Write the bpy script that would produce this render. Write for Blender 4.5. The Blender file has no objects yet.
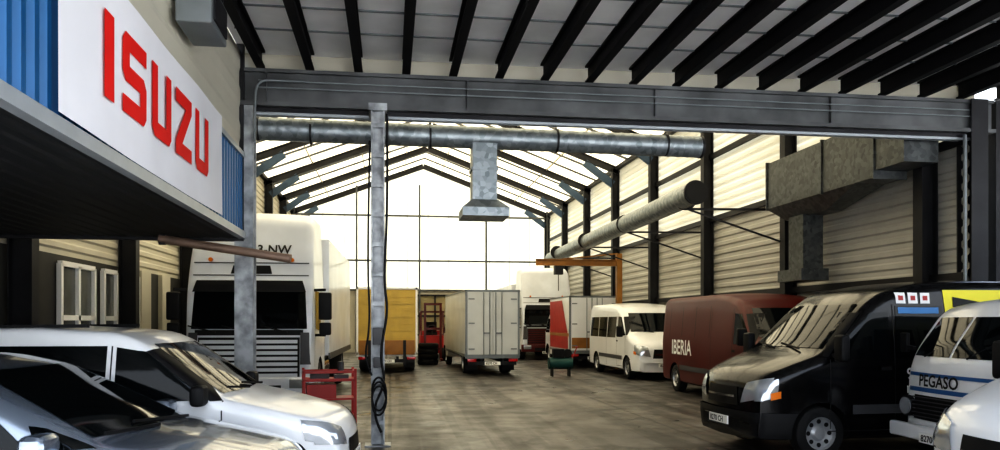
import bpy, bmesh, math, random
from mathutils import Vector, Matrix
from mathutils.bvhtree import BVHTree
random.seed(4)
S=bpy.context.scene
COL=S.collection
R=math.radians

# ------------------------------------------------------------ materials
def new_mat(name):
    m=bpy.data.materials.new(name); m.use_nodes=True
    nt=m.node_tree; nt.nodes.clear()
    o=nt.nodes.new('ShaderNodeOutputMaterial')
    return m,nt,o
def pbr(name,col,rough=.5,metal=0,coat=0,var=0,scale=3,col2=None,bump=0,bscale=20,spec=.5,rvar=0,dirt=0):
    m,nt,o=new_mat(name); N=nt.nodes; Lk=nt.links
    b=N.new('ShaderNodeBsdfPrincipled'); Lk.new(b.outputs[0],o.inputs[0])
    b.inputs['Base Color'].default_value=(*col,1); b.inputs['Roughness'].default_value=rough
    b.inputs['Metallic'].default_value=metal
    b.inputs['Coat Weight'].default_value=coat; b.inputs['Coat Roughness'].default_value=.06
    b.inputs['Specular IOR Level'].default_value=spec
    tc=N.new('ShaderNodeTexCoord')
    if col2 is None and var>0: col2=tuple(c*(1-var) for c in col)
    if col2 is not None:
        n=N.new('ShaderNodeTexNoise'); n.inputs['Scale'].default_value=scale; n.inputs['Detail'].default_value=6
        Lk.new(tc.outputs['Object'],n.inputs['Vector'])
        r=N.new('ShaderNodeValToRGB'); r.color_ramp.elements[0].position=.35; r.color_ramp.elements[1].position=.65
        r.color_ramp.elements[0].color=(*col,1); r.color_ramp.elements[1].color=(*col2,1)
        Lk.new(n.outputs['Fac'],r.inputs[0]); Lk.new(r.outputs[0],b.inputs['Base Color'])
    if bump:
        n2=N.new('ShaderNodeTexNoise'); n2.inputs['Scale'].default_value=bscale; n2.inputs['Detail'].default_value=4
        Lk.new(tc.outputs['Object'],n2.inputs['Vector'])
        bp=N.new('ShaderNodeBump'); bp.inputs['Strength'].default_value=bump; bp.inputs['Distance'].default_value=.02
        Lk.new(n2.outputs['Fac'],bp.inputs['Height']); Lk.new(bp.outputs[0],b.inputs['Normal'])
    return m
def translucent(name,col,mixd=.25):
    m,nt,o=new_mat(name); N=nt.nodes; Lk=nt.links
    t=N.new('ShaderNodeBsdfTranslucent'); t.inputs[0].default_value=(*col,1)
    d=N.new('ShaderNodeBsdfDiffuse'); d.inputs[0].default_value=(*col,1)
    n=N.new('ShaderNodeTexNoise'); n.inputs['Scale'].default_value=.6
    tc=N.new('ShaderNodeTexCoord'); Lk.new(tc.outputs['Object'],n.inputs['Vector'])
    hsv=N.new('ShaderNodeMapRange'); hsv.inputs['To Min'].default_value=mixd-.1; hsv.inputs['To Max'].default_value=mixd+.1
    Lk.new(n.outputs['Fac'],hsv.inputs['Value'])
    mx=N.new('ShaderNodeMixShader'); Lk.new(hsv.outputs[0],mx.inputs[0])
    Lk.new(t.outputs[0],mx.inputs[1]); Lk.new(d.outputs[0],mx.inputs[2]); Lk.new(mx.outputs[0],o.inputs[0])
    return m
def galv(name,c1=(.20,.235,.24),c2=(.38,.42,.43),me=.6):
    m,nt,o=new_mat(name); N=nt.nodes; Lk=nt.links
    b=N.new('ShaderNodeBsdfPrincipled'); Lk.new(b.outputs[0],o.inputs[0])
    b.inputs['Metallic'].default_value=me; b.inputs['Roughness'].default_value=.40
    tc=N.new('ShaderNodeTexCoord'); v=N.new('ShaderNodeTexVoronoi'); v.inputs['Scale'].default_value=13
    Lk.new(tc.outputs['Object'],v.inputs['Vector'])
    r=N.new('ShaderNodeValToRGB'); r.color_ramp.elements[0].color=(*c1,1); r.color_ramp.elements[1].color=(*c2,1)
    Lk.new(v.outputs['Color'],r.inputs[0]); Lk.new(r.outputs[0],b.inputs['Base Color'])
    return m
def floor_mat():
    m,nt,o=new_mat('concrete_floor'); N=nt.nodes; Lk=nt.links
    b=N.new('ShaderNodeBsdfPrincipled'); Lk.new(b.outputs[0],o.inputs[0])
    tc=N.new('ShaderNodeTexCoord')
    n=N.new('ShaderNodeTexNoise'); n.inputs['Scale'].default_value=.5; n.inputs['Detail'].default_value=12; n.inputs['Roughness'].default_value=.75
    Lk.new(tc.outputs['Object'],n.inputs['Vector'])
    r=N.new('ShaderNodeValToRGB')
    r.color_ramp.elements[0].position=.40; r.color_ramp.elements[0].color=(.050,.045,.042,1)
    r.color_ramp.elements[1].position=.62; r.color_ramp.elements[1].color=(.185,.172,.162,1)
    Lk.new(n.outputs['Fac'],r.inputs[0])
    br=N.new('ShaderNodeTexBrick'); br.inputs['Scale'].default_value=1; br.offset=0
    br.inputs['Brick Width'].default_value=4.6; br.inputs['Row Height'].default_value=5.2; br.inputs['Mortar Size'].default_value=.03
    br.inputs['Color1'].default_value=(1,1,1,1); br.inputs['Color2'].default_value=(.74,.74,.74,1); br.inputs['Mortar'].default_value=(.15,.15,.15,1)
    Lk.new(tc.outputs['Object'],br.inputs['Vector'])
    mx=N.new('ShaderNodeMixRGB'); mx.blend_type='MULTIPLY'; mx.inputs[0].default_value=1
    Lk.new(r.outputs[0],mx.inputs[1]); Lk.new(br.outputs['Color'],mx.inputs[2])
    def streak(sc,dist,p0,p1,fac,src):
        mp=N.new('ShaderNodeMapping'); mp.inputs['Scale'].default_value=sc; mp.inputs['Rotation'].default_value=(0,0,dist); Lk.new(tc.outputs['Object'],mp.inputs['Vector'])
        q=N.new('ShaderNodeTexNoise'); q.inputs['Scale'].default_value=1; q.inputs['Detail'].default_value=5; q.inputs['Distortion'].default_value=.8
        Lk.new(mp.outputs[0],q.inputs['Vector'])
        rr=N.new('ShaderNodeValToRGB'); rr.color_ramp.elements[0].position=p0; rr.color_ramp.elements[0].color=(.22,.22,.22,1); rr.color_ramp.elements[1].position=p1; rr.color_ramp.elements[1].color=(1,1,1,1)
        Lk.new(q.outputs['Fac'],rr.inputs[0])
        k=N.new('ShaderNodeMixRGB'); k.blend_type='MULTIPLY'; k.inputs[0].default_value=fac
        Lk.new(src,k.inputs[1]); Lk.new(rr.outputs[0],k.inputs[2]); return k.outputs[0]
    s1=streak((2.8,.09,1),0,.42,.52,.85,mx.outputs[0])
    s2=streak((2.2,.16,1),.35,.38,.44,.6,s1)
    s3=streak((1.5,1.3,1),0,.36,.43,.85,s2)
    Lk.new(s3,b.inputs['Base Color'])
    n3=N.new('ShaderNodeTexNoise'); n3.inputs['Scale'].default_value=1.3; n3.inputs['Detail'].default_value=8
    Lk.new(tc.outputs['Object'],n3.inputs['Vector'])
    mr=N.new('ShaderNodeMapRange'); mr.inputs['From Min'].default_value=.3; mr.inputs['From Max'].default_value=.7
    mr.inputs['To Min'].default_value=.26; mr.inputs['To Max'].default_value=.62
    Lk.new(n3.outputs['Fac'],mr.inputs['Value']); Lk.new(mr.outputs[0],b.inputs['Roughness'])
    bp=N.new('ShaderNodeBump'); bp.inputs['Strength'].default_value=.2; bp.inputs['Distance'].default_value=.02
    n4=N.new('ShaderNodeTexNoise'); n4.inputs['Scale'].default_value=7; n4.inputs['Detail'].default_value=6
    Lk.new(tc.outputs['Object'],n4.inputs['Vector']); Lk.new(n4.outputs['Fac'],bp.inputs['Height']); Lk.new(bp.outputs[0],b.inputs['Normal'])
    return m

M={}
M['floor']=floor_mat()
M['yard']=pbr('pale_bounce_concrete',(.78,.77,.74),.8,var=.12,scale=.3)  # kept very pale so the unseen yard throws more light indoors
M['white']=pbr('white_paint',(.80,.81,.82),.28,coat=.6,var=.05,scale=1.5)
M['truckwhite']=pbr('truck_white_paint',(.68,.71,.76),.35,coat=.3,var=.14,scale=1.2)
M['boxwhite']=pbr('cargo_panel_white',(.58,.60,.61),.45,var=.12,scale=1.2)
M['silver']=pbr('silver_paint',(.28,.325,.39),.26,metal=.65,coat=1,var=.05)
M['black']=pbr('black_paint',(.003,.003,.004),.2,coat=.2,var=.2,spec=.35)
M['maroon']=pbr('dark_red_paint',(.085,.010,.008),.4,coat=.12,var=.12,scale=1,spec=.3)
M['red']=pbr('red_paint',(.42,.018,.012),.4,var=.2)
M['yellow']=pbr('yellow_paint',(.58,.41,.09),.45,var=.18,scale=2)
M['lime']=pbr('lime_yellow_vinyl',(.80,.72,.02),.4,var=.05)
M['sky']=pbr('blue_vinyl',(.05,.22,.50),.4,var=.2)
M['orange']=pbr('orange_paint',(.34,.16,.035),.45,var=.25)
M['glass']=pbr('dark_vehicle_glass',(.004,.006,.007),.05,spec=.30,coat=.0,var=.2)
M['clear']=pbr('window_pane',(.16,.17,.17),.12,spec=.7,var=.4,scale=.7)
M['rubber']=pbr('tyre_rubber',(.010,.010,.010),.8,var=.3,bump=.2)
M['plastic']=pbr('black_plastic',(.012,.012,.013),.55,var=.2,spec=.3)
M['greyplastic']=pbr('grey_plastic',(.07,.07,.075),.5,var=.2)
M['chrome']=pbr('chrome',(.75,.76,.78),.15,metal=1,var=.05)
M['rim']=pbr('wheel_rim',(.45,.46,.47),.35,metal=.6,var=.2)
M['lamp']=pbr('headlamp_lens',(.50,.53,.56),.08,metal=.5,coat=1,var=.15,scale=6)
M['amber']=pbr('amber_lens',(.8,.22,.02),.15,coat=1,var=.1)
M['redlens']=pbr('red_lens',(.45,.01,.01),.2,coat=1,var=.1)
M['plate']=pbr('licence_plate_white',(.9,.9,.87),.4,var=.03)
M['ink']=pbr('black_ink',(.01,.01,.01),.6,var=.1)
M['blueink']=pbr('blue_stripe',(.03,.12,.30),.4,var=.1)
M['vinylwhite']=pbr('white_vinyl',(.85,.85,.85),.5,var=.03)
M['steel']=pbr('dark_steel',(.030,.030,.034),.55,metal=.3,var=.35,scale=2)
M['joist']=pbr('joist_steel',(.008,.008,.010),.6,metal=.2,var=.3,scale=2,spec=.3)
M['beam']=pbr('grey_beam_paint',(.14,.145,.15),.45,metal=.2,col2=(.065,.068,.07),scale=1.5)
M['post']=pbr('weathered_steel_post',(.46,.48,.50),.5,metal=.3,col2=(.20,.21,.22),scale=5)
M['bluesteel']=pbr('blue_grey_steel',(.07,.11,.17),.5,metal=.2,var=.2)
M['galv']=galv('galvanised_sheet',(.16,.185,.195),(.34,.37,.39))
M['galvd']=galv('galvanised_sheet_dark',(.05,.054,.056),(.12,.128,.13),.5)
M['deck']=pbr('deck_sheet',(.93,.93,.93),.7,col2=(.78,.78,.78),scale=1.2)
M['cladblue']=pbr('blue_cladding',(.016,.11,.26),.4,metal=.1,var=.2,scale=1)
M['cladcream']=pbr('cream_cladding',(.62,.59,.50),.55,var=.12,scale=.6)
M['cladwhite']=pbr('white_cladding',(.50,.49,.45),.5,var=.2,scale=.5)
M['lowwall']=pbr('dark_lower_wall',(.055,.055,.053),.7,col2=(.03,.03,.03),scale=.7)  # dark base colour with random darker mottling
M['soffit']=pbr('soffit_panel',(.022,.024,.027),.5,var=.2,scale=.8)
M['trimw']=pbr('trim_aluminium',(.42,.45,.48),.4,metal=.3,var=.1)
M['trimd']=pbr('trim_dark_aluminium',(.20,.22,.23),.4,metal=.3,var=.1)
M['cloth']=pbr('banner_cloth',(.80,.80,.84),.8,var=.06,scale=1.2)
M['isred']=pbr('banner_red_print',(.74,.015,.010),.7,var=.05)
M['trans']=translucent('translucent_roof_sheet',(.58,.50,.34),.3)
M['transw']=translucent('translucent_wall_sheet',(.68,.63,.47),.25)
M['transr']=translucent('translucent_cladding',(.60,.57,.46),.78)
M['outer']=pbr('painted_masonry',(.55,.56,.52),.8,var=.15,scale=.5)
M['teal']=pbr('teal_machine_paint',(.010,.07,.065),.5,var=.2)
M['copper']=pbr('rusty_tube',(.30,.21,.16),.5,metal=.3,var=.3)
M['wood']=pbr('pallet_wood',(.30,.20,.11),.8,var=.35)

# ------------------------------------------------------------ mesh helpers
def mkobj(name,verts,faces,mat,parent=None,smooth=None):
    me=bpy.data.meshes.new(name); me.from_pydata([tuple(v) for v in verts],[],faces)
    me.validate(); me.update()
    ob=bpy.data.objects.new(name,me); COL.objects.link(ob)
    if mat is not None: me.materials.append(mat)
    if parent is not None: ob.parent=parent
    if smooth is not None:
        me.polygons.foreach_set('use_smooth',[True]*len(me.polygons)); me.set_sharp_from_angle(angle=R(smooth))
    return ob
def fixn(ob):
    bm=bmesh.new(); bm.from_mesh(ob.data); bmesh.ops.recalc_face_normals(bm,faces=bm.faces); bm.to_mesh(ob.data); bm.free()
def empty(name,loc=(0,0,0),rz=0):
    e=bpy.data.objects.new(name,None); e.location=loc; e.rotation_euler=(0,0,rz); e.empty_display_size=.2; COL.objects.link(e); return e
def box(name,c,s,mat,parent=None,bev=0,rot=(0,0,0)):
    bm=bmesh.new(); bmesh.ops.create_cube(bm,size=1); bmesh.ops.scale(bm,vec=s,verts=bm.verts)
    if bev: bmesh.ops.bevel(bm,geom=bm.edges[:],offset=bev,segments=3,affect='EDGES',profile=.6)
    me=bpy.data.meshes.new(name); bm.to_mesh(me); bm.free()
    ob=bpy.data.objects.new(name,me); COL.objects.link(ob); me.materials.append(mat)
    if bev: me.polygons.foreach_set('use_smooth',[True]*len(me.polygons)); me.set_sharp_from_angle(angle=R(35))
    ob.location=c; ob.rotation_euler=rot
    if parent is not None: ob.parent=parent
    return ob
class MB:
    """collects boxes/beams/cylinders in one mesh"""
    def __init__(s): s.v=[]; s.f=[]
    def box(s,x0,x1,y0,y1,z0,z1):
        b=len(s.v)
        s.v+=[(x0,y0,z0),(x1,y0,z0),(x1,y1,z0),(x0,y1,z0),(x0,y0,z1),(x1,y0,z1),(x1,y1,z1),(x0,y1,z1)]
        s.f+=[tuple(b+i for i in q) for q in [(0,3,2,1),(4,5,6,7),(0,1,5,4),(1,2,6,5),(2,3,7,6),(3,0,4,7)]]
    def beam(s,p,q,w,h,up=(0,0,1)):
        p=Vector(p);q=Vector(q);d=(q-p).normalized();u=Vector(up)
        side=d.cross(u).normalized(); u=side.cross(d).normalized(); b=len(s.v)
        for P in (p,q):
            for a,c in ((-1,-1),(1,-1),(1,1),(-1,1)): s.v.append(tuple(P+side*a*w/2+u*c*h/2))
        s.f+=[tuple(b+i for i in qq) for qq in [(0,1,2,3),(7,6,5,4),(0,4,5,1),(1,5,6,2),(2,6,7,3),(3,7,4,0)]]
    def ibeam(s,p,q,w,h,up=(0,0,1),t=.025):
        p=Vector(p);q=Vector(q);d=(q-p).normalized();u=Vector(up);side=d.cross(u).normalized();u=side.cross(d).normalized()
        s.beam(p+u*(h/2-t/2),q+u*(h/2-t/2),w,t,up); s.beam(p-u*(h/2-t/2),q-u*(h/2-t/2),w,t,up); s.beam(p,q,t,h-2*t,up)
    def cyl(s,p,q,r,n=16,r2=None):
        p=Vector(p);q=Vector(q);d=(q-p).normalized();a=Vector((0,0,1)) if abs(d.z)<.9 else Vector((1,0,0))
        e=d.cross(a).normalized();f=d.cross(e); b=len(s.v); r2=r if r2 is None else r2
        for P,rr in ((p,r),(q,r2)):
            for i in range(n):
                t=2*math.pi*i/n; s.v.append(tuple(P+e*math.cos(t)*rr+f*math.sin(t)*rr))
        for i in range(n):
            j=(i+1)%n; s.f.append((b+i,b+j,b+n+j,b+n+i))
        s.f.append(tuple(b+i for i in range(n))[::-1]); s.f.append(tuple(b+n+i for i in range(n)))
    def quad(s,*p):
        b=len(s.v); s.v+=[tuple(x) for x in p]; s.f.append(tuple(range(b,b+len(p))))
    def make(s,name,mat,parent=None,smooth=None):
        o=mkobj(name,s.v,s.f,mat,parent); fixn(o)
        if smooth is not None:
            me=o.data; me.polygons.foreach_set('use_smooth',[True]*len(me.polygons)); me.set_sharp_from_angle(angle=R(smooth))
        return o
def tube(name,pts,r,mat,parent=None):
    cu=bpy.data.curves.new(name,'CURVE'); cu.dimensions='3D'; cu.bevel_depth=r; cu.bevel_resolution=3; cu.use_fill_caps=True
    sp=cu.splines.new('NURBS'); sp.points.add(len(pts)-1); sp.use_endpoint_u=True; sp.order_u=3
    for i,p in enumerate(pts): sp.points[i].co=(*p,1)
    cu.resolution_u=6
    tmp=bpy.data.objects.new(name,cu); COL.objects.link(tmp)
    dg=bpy.context.evaluated_depsgraph_get(); me=bpy.data.meshes.new_from_object(tmp.evaluated_get(dg))
    bpy.data.objects.remove(tmp)
    ob=bpy.data.objects.new(name,me); COL.objects.link(ob); me.materials.clear(); me.materials.append(mat)
    if parent is not None: ob.parent=parent
    return ob
def text_geo(s,size):
    cu=bpy.data.curves.new('t','FONT'); cu.body=s; cu.size=size; cu.offset=size*.02; cu.resolution_u=3
    o=bpy.data.objects.new('t',cu); COL.objects.link(o)
    dg=bpy.context.evaluated_depsgraph_get(); me=bpy.data.meshes.new_from_object(o.evaluated_get(dg))
    v=[tuple(x.co) for x in me.vertices]; f=[tuple(p.vertices) for p in me.polygons]
    bpy.data.objects.remove(o); return v,f
def corr(name,o,ud,ul,vd,vl,nd,pitch,depth,mat,parent=None):
    """trapezoidal profiled sheet, ribs run along vd"""
    o=Vector(o);ud=Vector(ud);vd=Vector(vd);nd=Vector(nd); pts=[]; t=0
    while t<ul-1e-6:
        for a,h in ((0,0),(.35,0),(.5,1),(.85,1),(1,0)):
            x=t+a*pitch
            if x<=ul+1e-6 and not(pts and abs(pts[-1][0]-x)<1e-6): pts.append((x,h*depth))
        t+=pitch
    v=[];f=[]
    for x,h in pts: v.append(o+ud*x+nd*h); v.append(o+ud*x+nd*h+vd*vl)
    for i in range(len(pts)-1): f.append((2*i,2*i+2,2*i+3,2*i+1))
    return mkobj(name,v,f,mat,parent)

def lathe(profile,cx,cy,cz,n=28):
    v=[];f=[];k=len(profile)
    for i in range(n):
        t=2*math.pi*i/n
        for r,y in profile: v.append((cx+r*math.cos(t),cy+y,cz+r*math.sin(t)))
    for i in range(n):
        j=(i+1)%n
        for a in range(k-1): f.append((i*k+a,i*k+a+1,j*k+a+1,j*k+a))
    return v,f

# ------------------------------------------------------------ vehicle kit (x forward, y left)
class V:
    def __init__(s,name,loc,deg): s.r=empty(name,(loc[0],loc[1],0),R(deg)); s.n={}
    def nm(s,b):
        s.n[b]=s.n.get(b,0)+1; return b if s.n[b]==1 else '%s_%d'%(b,s.n[b])
    def body(s,top,zb,W,mat,tum=.12,belt=1.1,rc=.1,nose=(.6,.18),tail=(.3,.06),bow=.1,crown=.02,arches=(),smooth=2,step=.07,name='body_shell'):
        pts=[]
        for (x0,z0),(x1,z1) in zip(top[:-1],top[1:]):
            n=max(1,math.ceil(math.hypot(x1-x0,z1-z0)/step))
            for i in range(n): pts.append([x0+(x1-x0)*i/n,z0+(z1-z0)*i/n])
        pts.append(list(top[-1]))
        for _ in range(smooth):
            q=[p[:] for p in pts]
            for i in range(1,len(pts)-1):
                for k in (0,1): q[i][k]=.25*pts[i-1][k]+.5*pts[i][k]+.25*pts[i+1][k]
            pts=q
        for i in range(1,len(pts)):
            if pts[i][0]>pts[i-1][0]-.002: pts[i][0]=pts[i-1][0]-.002
        xf=pts[0][0]; xr=pts[-1][0]; H=max(p[1] for p in pts); rings=[]
        for x,zt in pts:
            d=max(0,(x-(xf-nose[0]))/nose[0]); hw=W/2-nose[1]*d**2.2
            e=max(0,((xr+tail[0])-x)/tail[0]); hw-=tail[1]*e**2.2
            def yy(z):
                t=max(0,(z-belt)/max(.01,H-belt)); lo=max(0,.55-z)
                return hw*(1-tum*min(1,t)**1.2-.10*lo*lo/.1*.3)
            r=min(rc,(zt-zb)*.4); half=[(0,zb),(yy(zb)*.9,zb)]
            ns=16
            for i in range(ns+1):
                z=zb+.05+(zt-r-zb-.05)*i/ns; half.append((yy(z),z))
            yc=yy(zt-r)
            for k in range(1,6):
                a=k/5*math.pi/2; half.append((yc-r*(1-math.cos(a)),zt-r+r*math.sin(a)))
            ye=yc-r
            for k in range(1,7):
                y=ye*(1-k/6); half.append((y,zt+crown*(1-(y/ye)**2)))
            ring=[(x,y,z) for y,z in half]+[(x,-y,z) for y,z in half[-2:0:-1]]
            out=[]
            for X,y,z in ring:
                w=max(0,min(1,X/max(.01,xf)))
                out.append((X-bow*(y/(W/2))**2*w,y,z))
            rings.append(out)
        n=len(rings[0]); v=[p for r_ in rings for p in r_]; f=[]
        for i in range(len(rings)-1):
            for j in range(n):
                k=(j+1)%n; f.append((i*n+j,i*n+k,(i+1)*n+k,(i+1)*n+j))
        f.append(tuple(range(n))); f.append(tuple((len(rings)-1)*n+j for j in range(n))[::-1])
        ob=mkobj(name,v,f,mat); fixn(ob)
        bm=bmesh.new(); bm.from_mesh(ob.data); s.bvh=BVHTree.FromBMesh(bm); bm.free()
        if arches:
            cut=MB()
            for x,r in arches:
                for sg in (1,-1): cut.cyl((x,sg*(W/2-.30),r),(x,sg*(W/2+.25),r),r+.055,28)
            co=cut.make('cut',M['plastic'])
            md=ob.modifiers.new('b','BOOLEAN'); md.object=co; md.operation='DIFFERENCE'; md.solver='EXACT'
            try: md.material_mode='TRANSFER'
            except Exception: pass
            dg=bpy.context.evaluated_depsgraph_get(); me=bpy.data.meshes.new_from_object(ob.evaluated_get(dg))
            ob.modifiers.clear()
            if len(me.polygons)>len(ob.data.polygons)*.5: ob.data=me
            bpy.data.objects.remove(co)
        me=ob.data; me.polygons.foreach_set('use_smooth',[True]*len(me.polygons)); me.set_sharp_from_angle(angle=R(38))
        ob.parent=s.r; s.W=W; s.B=ob; return ob
    def patch(s,c,d,mat,name,nx=10,ny=8,off=.006):
        d=Vector(d); c=[Vector(p) for p in c]; v=[];idx={};f=[]
        for j in range(ny+1):
            for i in range(nx+1):
                a=i/nx;b=j/ny; p=(c[0]*(1-a)+c[1]*a)*(1-b)+(c[3]*(1-a)+c[2]*a)*b
                h=s.bvh.ray_cast(p,d)
                if h[0] is not None:
                    nn=h[1]
                    if nn.dot(d)>0: nn=-nn
                    idx[(i,j)]=len(v); v.append(h[0]+nn*off)
        for j in range(ny):
            for i in range(nx):
                k=[(i,j),(i+1,j),(i+1,j+1),(i,j+1)]
                if all(q in idx for q in k): f.append(tuple(idx[q] for q in k))
        if not f: return
        return mkobj(s.nm(name),v,f,mat,s.r,smooth=50)
    def side(s,q,mat,name,sg=0,**k):
        for g in ((1,-1) if sg==0 else (sg,)): s.patch([(x,g*4,z) for x,z in q],(0,-g,0),mat,name,**k)
    def front(s,q,mat,name,mir=False,**k):
        s.patch([(9,y,z) for y,z in q],(-1,0,0),mat,name,**k)
        if mir: s.patch([(9,-y,z) for y,z in q],(-1,0,0),mat,name,**k)
    def rear(s,q,mat,name,mir=False,**k):
        s.patch([(-12,y,z) for y,z in q],(1,0,0),mat,name,**k)
        if mir: s.patch([(-12,-y,z) for y,z in q],(1,0,0),mat,name,**k)
    def rect(s,x0,x1,z0,z1): return [(x0,z0),(x1,z0),(x1,z1),(x0,z1)]
    def seam(s,x0,z0,x1,z1,sg=0,w=.012,mat=None):
        if abs(x1-x0)<abs(z1-z0): q=[(x0-w/2,z0),(x0+w/2,z0),(x1+w/2,z1),(x1-w/2,z1)]
        else: q=[(x0,z0-w/2),(x1,z1-w/2),(x1,z1+w/2),(x0,z0+w/2)]
        s.side(q,mat or M['ink'],'panel_gap',sg,off=.004)
    def text(s,t,x,z,size,mat,sg=-1,face='side',name='lettering',off=.012):
        v,f=text_geo(t,size); out=[]
        for a,b,_ in v:
            if face=='side': p=Vector((x+(a if sg<0 else -a),4*sg,z+b)); d=Vector((0,-sg,0))
            else: p=Vector((9,x+a,z+b)); d=Vector((-1,0,0))
            h=s.bvh.ray_cast(p,d); q=h[0] if h[0] is not None else p+d*3
            out.append(q-d*off)
        mkobj(s.nm(name),out,f,mat,s.r)
    def wheel(s,x,r,w=.2,yo=None,rim=None,dual=False):
        rim=rim or M['rim']; yo=s.W/2-.02 if yo is None else yo
        for g in (1,-1):
            y=g*(yo-w/2)
            k=w/2
            v,f=lathe([(r*.62,-k),(r*.9,-k),(r*.97,-k*.85),(r,-k*.5),(r,k*.5),(r*.97,k*.85),(r*.9,k),(r*.62,k)],x,y,r)
            mkobj(s.nm('tyre'),v,f,M['rubber'],s.r,smooth=40)
            v,f=lathe([(r*.64,g*k*.95),(r*.6,g*k*.95),(r*.56,g*k*.6),(r*.3,g*k*.45),(r*.2,g*k*.75),(.001,g*k*.78)],x,y,r)
            mkobj(s.nm('rim'),v,f,rim,s.r,smooth=40)
            h=MB()
            for i in range(8):
                t=i*math.pi/4; px=x+r*.44*math.cos(t); pz=r+r*.44*math.sin(t)
                h.cyl((px,y+g*k*.4,pz),(px,y+g*k*.6,pz),r*.085,10)
            h.make(s.nm('rim_hole'),M['plastic'],s.r)
    def mirror(s,x,y,z,sz=(.1,.2,.16),mat=None,stalk=.12):
        for g in (1,-1):
            box(s.nm('mirror'),(x,g*y,z),sz,mat or M['plastic'],s.r,bev=min(sz)*.42)
            b=MB(); b.beam((x,g*(y-sz[1]/2-stalk),z-sz[2]*.3),(x,g*y,z-sz[2]*.2),.04,.05); b.make(s.nm('mirror_arm'),M['plastic'],s.r)
    def plate(s,x,y,z,rear=False):
        o=box(s.nm('licence_plate'),(x,y,z),(.02,.52,.11),M['plate'],s.r)
        v,f=text_geo('8270 CH',.1); sg=-1 if rear else 1
        mkobj(s.nm('plate_text'),[(x+sg*.014,y+sg*(a-.22),z+b-.035) for a,b,_ in v],f,M['ink'],s.r)

def compact_van(name,loc,deg,lower=True):
    c=V(name,loc,deg)
    c.body([(2.10,.50),(2.08,.72),(1.98,.86),(1.35,1.02),(1.05,1.08),(.32,1.58),(.10,1.66),(-.6,1.70),(-1.85,1.68),(-2.06,1.56),(-2.1,.9)],
      .2,1.76,M['white'],tum=.13,belt=1.02,rc=.10,nose=(.75,.2),bow=.14,arches=[(1.35,.31),(-1.35,.31)])
    G=M['glass']
    c.side([(.98,1.07),(.12,1.06),(.12,1.53),(.42,1.48)],G,'side_window')
    c.side([(.04,1.06),(-.86,1.06),(-.86,1.54),(.04,1.54)],G,'side_window')
    c.side([(-.96,1.08),(-1.80,1.10),(-1.74,1.52),(-.96,1.54)],G,'side_window')
    c.front([(-.68,1.11),(.68,1.11),(.60,1.55),(-.60,1.55)],G,'windscreen',nx=20,ny=14)
    c.rear([(-.62,1.0),(.62,1.0),(.56,1.5),(-.56,1.5)],G,'rear_window')
    c.front([(-.42,.52),(.42,.52),(.40,.66),(-.40,.66)],M['plastic'],'grille')
    c.front([(-.6,.25),(.6,.25),(.55,.42),(-.55,.42)],M['plastic'],'lower_intake')
    c.front([(.50,.62),(.78,.66),(.80,.88),(.52,.78)],M['lamp'],'headlamp',mir=True,off=.012)
    c.side([(2.0,.64),(1.72,.70),(1.68,.88),(1.95,.80)],M['lamp'],'headlamp_side',off=.010)
    c.side(c.rect(.98,-1.0,.52,.60),M['greyplastic'],'side_moulding',off=.016)
    c.seam(1.02,.35,1.02,1.06); c.seam(.08,.3,.08,1.54); c.seam(-.90,.3,-.90,1.55); c.seam(1.02,.32,-.9,.32)
    for x in (.25,-.75): c.side(c.rect(x,x-.16,.92,.96),M['plastic'],'door_handle',off=.03)
    c.side([(1.02,1.06),(.92,1.06),(.36,1.49),(.46,1.53)],M['plastic'],'pillar_trim')
    c.side(c.rect(-1.0,-1.9,.86,.96),M['red'],'red_stripe')
    for y in (.45,-.1):
        b=MB(); b.beam((1.08,y,1.125),(1.0,y-.5,1.165),.02,.02); b.make(c.nm('wiper'),M['plastic'],c.r)
    c.wheel(1.35,.31); c.wheel(-1.35,.31); c.mirror(.86,.98,1.12,(.12,.2,.18),M['plastic'])
    b=MB()
    for g in (1,-1): b.beam((-.2,g*.60,1.715),(-1.8,g*.60,1.70),.03,.03)
    b.make('roof_rails',M['plastic'],c.r)
    c.plate(2.10,0,.46)
    return c

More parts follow.
